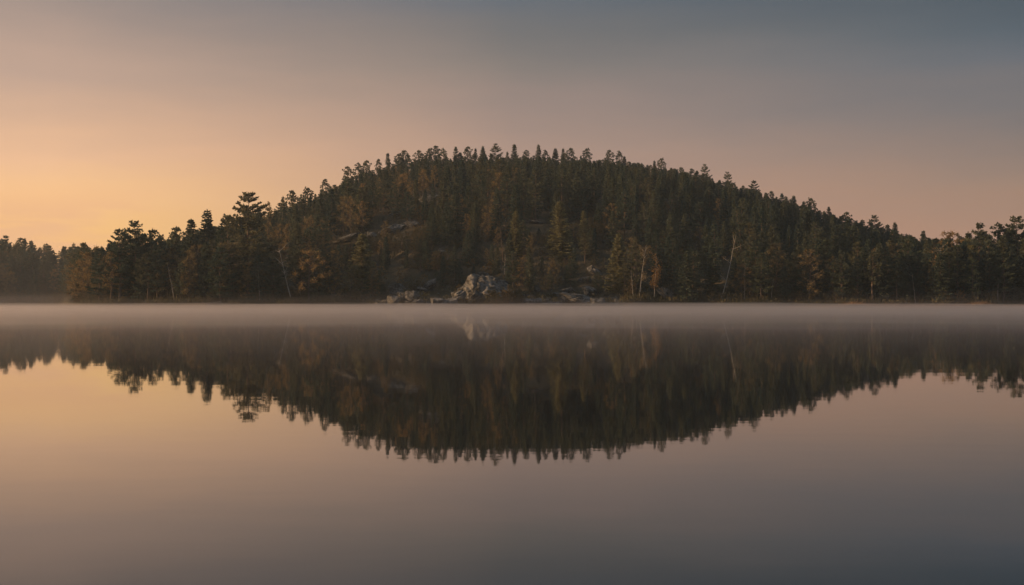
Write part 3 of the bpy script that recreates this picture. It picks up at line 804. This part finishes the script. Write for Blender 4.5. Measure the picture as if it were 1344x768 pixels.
def mist_sheet(name, x0, x1, y0, y1, rise, top, bump, dens, label, seed, g=.73):
    xs, ysn = np.linspace(x0, x1, 190), np.linspace(y0, y1, 130)
    V, Fm = [], []
    for y in ysn:
        for x in xs:
            k = min(1, (y - y0) / rise) * min(1, (y1 - y) / 20 + .02) * min(1, (x1 - x) / 30 + .02, (x - x0) / 30 + .02)
            n = .75 * noise.fractal(Vector((x * .014, y * .011, seed)), 1, 2, 5) + .6 * noise.noise(Vector((x * .07, y * .035, seed + 3)))
            V.append((x, y, max(.02, k * (top + bump * n))))
    nx, ny = len(xs), len(ysn); n0 = len(V)
    V += [(x, y, -.6) for (x, y, z) in V]
    for j in range(ny - 1):
        for i in range(nx - 1):
            a = j * nx + i; Fm.append((a, a + 1, a + nx + 1, a + nx)); b = a + n0; Fm.append((b, b + nx, b + nx + 1, b + 1))
    for i in range(nx - 1):
        Fm.append((i, i + n0, i + 1 + n0, i + 1)); a = (ny - 1) * nx + i; Fm.append((a, a + 1, a + 1 + n0, a + n0))
    for j in range(ny - 1):
        a = j * nx; Fm.append((a, a + nx, a + nx + n0, a + n0)); a = j * nx + nx - 1; Fm.append((a, a + n0, a + nx + n0, a + nx))
    tag(obj(name, mesh(name, V, Fm, vol_mat(name, (.86, .81, .81), dens, g), True)), label, 'mist', kind='stuff')
mist_sheet('lake_mist', -420, 420, 13, 331, 30, .36, .20, .0062, 'thin mist lying on the near lake surface', 2)
mist_sheet('shore_mist', -420, 420, 26, 332, 110, .80, .42, .0056, 'brighter mist lying on the lake along the far shore', 5)
mist_sheet('low_veil', -420, 420, 150, 334, 80, 1.0, .9, .0006, 'faint patchy veil of mist drifting low along the shore', 8)
mist_sheet('high_veil', -420, 420, 170, 334, 80, 2.2, 3.2, .0006, 'faint wisps of mist rising against the shore trees', 11)
mist_sheet('bay_mist', -420, -84, 325, 575, 40, 3.0, 2.2, .0005, 'pale mist in the bay before the far bank', 5)
mist_sheet('bay_haze', -420, -84, 345, 580, 90, 20, 5, .0002, 'soft high haze in the bay before the far bank', 15)

# ------------------------------------------------------------------ sky
SUN_AZ, SUN_EL = -94, 13          # degrees from the view axis (negative is left), above the horizon
w = bpy.data.worlds.new('World'); sc.world = w; w.use_nodes = True
nt = w.node_tree; nt.nodes.clear(); L = nt.links.new
out = N(nt, 'ShaderNodeOutputWorld'); bg = N(nt, 'ShaderNodeBackground')
tc = N(nt, 'ShaderNodeTexCoord'); sep = N(nt, 'ShaderNodeSeparateXYZ'); L(tc.outputs['Generated'], sep.inputs[0])
def math_(op, a, b=None):
    n = N(nt, 'ShaderNodeMath', operation=op)
    for i, s in enumerate((a, b)):
        if s is None: continue
        if hasattr(s, 'default_value') and not isinstance(s, (int, float)): L(s, n.inputs[i])
        else: n.inputs[i].default_value = s
    return n.outputs[0]
def mr(v, a, b, c=0, d=1, smooth=False):
    n = N(nt, 'ShaderNodeMapRange'); L(v, n.inputs['Value'])
    if smooth: n.interpolation_type = 'SMOOTHSTEP'
    for k, x in zip(('From Min', 'From Max', 'To Min', 'To Max'), (a, b, c, d)): n.inputs[k].default_value = x
    return n.outputs['Result']
az = math_('MULTIPLY', math_('ARCTAN2', sep.outputs['X'], sep.outputs['Y']), 57.29578)
el = math_('MULTIPLY', math_('ARCSINE', sep.outputs['Z']), 57.29578)
# faint streaks of thin high cloud
mp = N(nt, 'ShaderNodeMapping'); mp.inputs['Scale'].default_value = (1.6, 1.6, 9); mp.inputs['Rotation'].default_value = (0, R(14), 0)
L(tc.outputs['Generated'], mp.inputs['Vector'])
cn = N(nt, 'ShaderNodeTexNoise', i_Scale=2.2, i_Detail=5.0, i_Roughness=.55); L(mp.outputs[0], cn.inputs['Vector'])
el2 = math_('ADD', el, mr(cn.outputs['Fac'], .3, .7, -.7, .7))
pos = mr(el2, 0, 30)
def sky_col(rows): return ramp(nt, pos, [(e / 30, srgb(*c)) for e, c in rows])
cL = sky_col([(0, (255, 180, 104)), (2.6, (255, 196, 121)), (4.2, (255, 199, 137)), (6, (238, 187, 146)), (9, (192, 161, 142)), (12, (152, 137, 130)), (20, (138, 140, 144)), (30, (142, 153, 164))])
cM = sky_col([(0, (190, 143, 117)), (4, (184, 143, 121)), (6, (169, 140, 125)), (7.5, (151, 131, 122)), (9, (131, 121, 115)), (10.5, (114, 111, 110)), (12, (98, 104, 112)), (20, (122, 130, 142)), (30, (140, 152, 164))])
cR = sky_col([(0, (174, 126, 102)), (3, (167, 127, 105)), (4.5, (154, 125, 108)), (6, (137, 118, 109)), (7.5, (116, 110, 110)), (9, (99, 103, 110)), (10.3, (83, 93, 102)), (12, (72, 82, 91)), (20, (108, 120, 130)), (30, (138, 150, 162))])
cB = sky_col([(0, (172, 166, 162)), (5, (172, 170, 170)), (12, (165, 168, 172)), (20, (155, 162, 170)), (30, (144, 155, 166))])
def mixc(f, a, b):
    n = N(nt, 'ShaderNodeMix', data_type='RGBA'); L(f, n.inputs[0]); L(a, n.inputs[6]); L(b, n.inputs[7]); return n.outputs[2]
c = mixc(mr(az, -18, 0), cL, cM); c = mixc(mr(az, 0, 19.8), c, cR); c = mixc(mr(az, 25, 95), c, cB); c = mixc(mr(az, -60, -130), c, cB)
ns = N(nt, 'ShaderNodeTexSky', sky_type='NISHITA'); ns.sun_disc = False; ns.sun_elevation = R(SUN_EL); ns.sun_rotation = R(SUN_AZ)
# a low bank of soft cloud over the glow
mp2 = N(nt, 'ShaderNodeMapping'); mp2.inputs['Scale'].default_value = (2.2, 2.2, 16); L(tc.outputs['Generated'], mp2.inputs['Vector'])
c2 = N(nt, 'ShaderNodeTexNoise', i_Scale=3.0, i_Detail=4.0); L(mp2.outputs[0], c2.inputs['Vector'])
low_ = math_('MULTIPLY', mr(el, 5.2, 3.0, 0, 1, True), mr(az, -11, -17, 0, 1, True))
c = mixc(math_('MULTIPLY', math_('MULTIPLY', low_, mr(c2.outputs['Fac'], .46, .58, 0, 1, True)), .75), c, ramp(nt, pos, [(0, srgb(238, 178, 132)), (1, srgb(230, 180, 145))]))
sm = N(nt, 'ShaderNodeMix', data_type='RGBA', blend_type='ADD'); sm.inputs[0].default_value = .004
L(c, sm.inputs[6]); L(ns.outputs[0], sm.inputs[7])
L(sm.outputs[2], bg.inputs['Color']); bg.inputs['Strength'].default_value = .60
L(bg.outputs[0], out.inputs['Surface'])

sun = bpy.data.lights.new('sun', 'SUN'); sun.energy = 5.0; sun.angle = R(2.5); sun.color = (1, .60, .29)
so = bpy.data.objects.new('sun', sun); COL.objects.link(so)
d = Vector((math.sin(R(SUN_AZ)) * math.cos(R(SUN_EL)), math.cos(R(SUN_AZ)) * math.cos(R(SUN_EL)), math.sin(R(SUN_EL))))
so.rotation_euler = d.to_track_quat('Z', 'Y').to_euler(); so.location = (-200, 60, 120)

# ------------------------------------------------------------------ camera and render settings
cam = bpy.data.cameras.new('camera'); cam.lens = 50; cam.sensor_width = 36; cam.clip_start = .1; cam.clip_end = 6000
co = bpy.data.objects.new('camera', cam); COL.objects.link(co); co.location = (0, 0, CAMH)
co.rotation_euler = (R(90) + math.atan((HY - 384) / F), 0, 0)
sc.camera = co
sc.view_settings.view_transform = 'Standard'; sc.view_settings.look = 'None'; sc.view_settings.exposure = .737; sc.view_settings.gamma = 1; sc.view_settings.use_curve_mapping = False
sc.cycles.use_denoising = True; sc.cycles.denoiser = 'OPENIMAGEDENOISE'
sc.cycles.max_bounces = 5; sc.cycles.diffuse_bounces = 2; sc.cycles.glossy_bounces = 2; sc.cycles.transmission_bounces = 1; sc.cycles.volume_bounces = 1; sc.cycles.transparent_max_bounces = 24
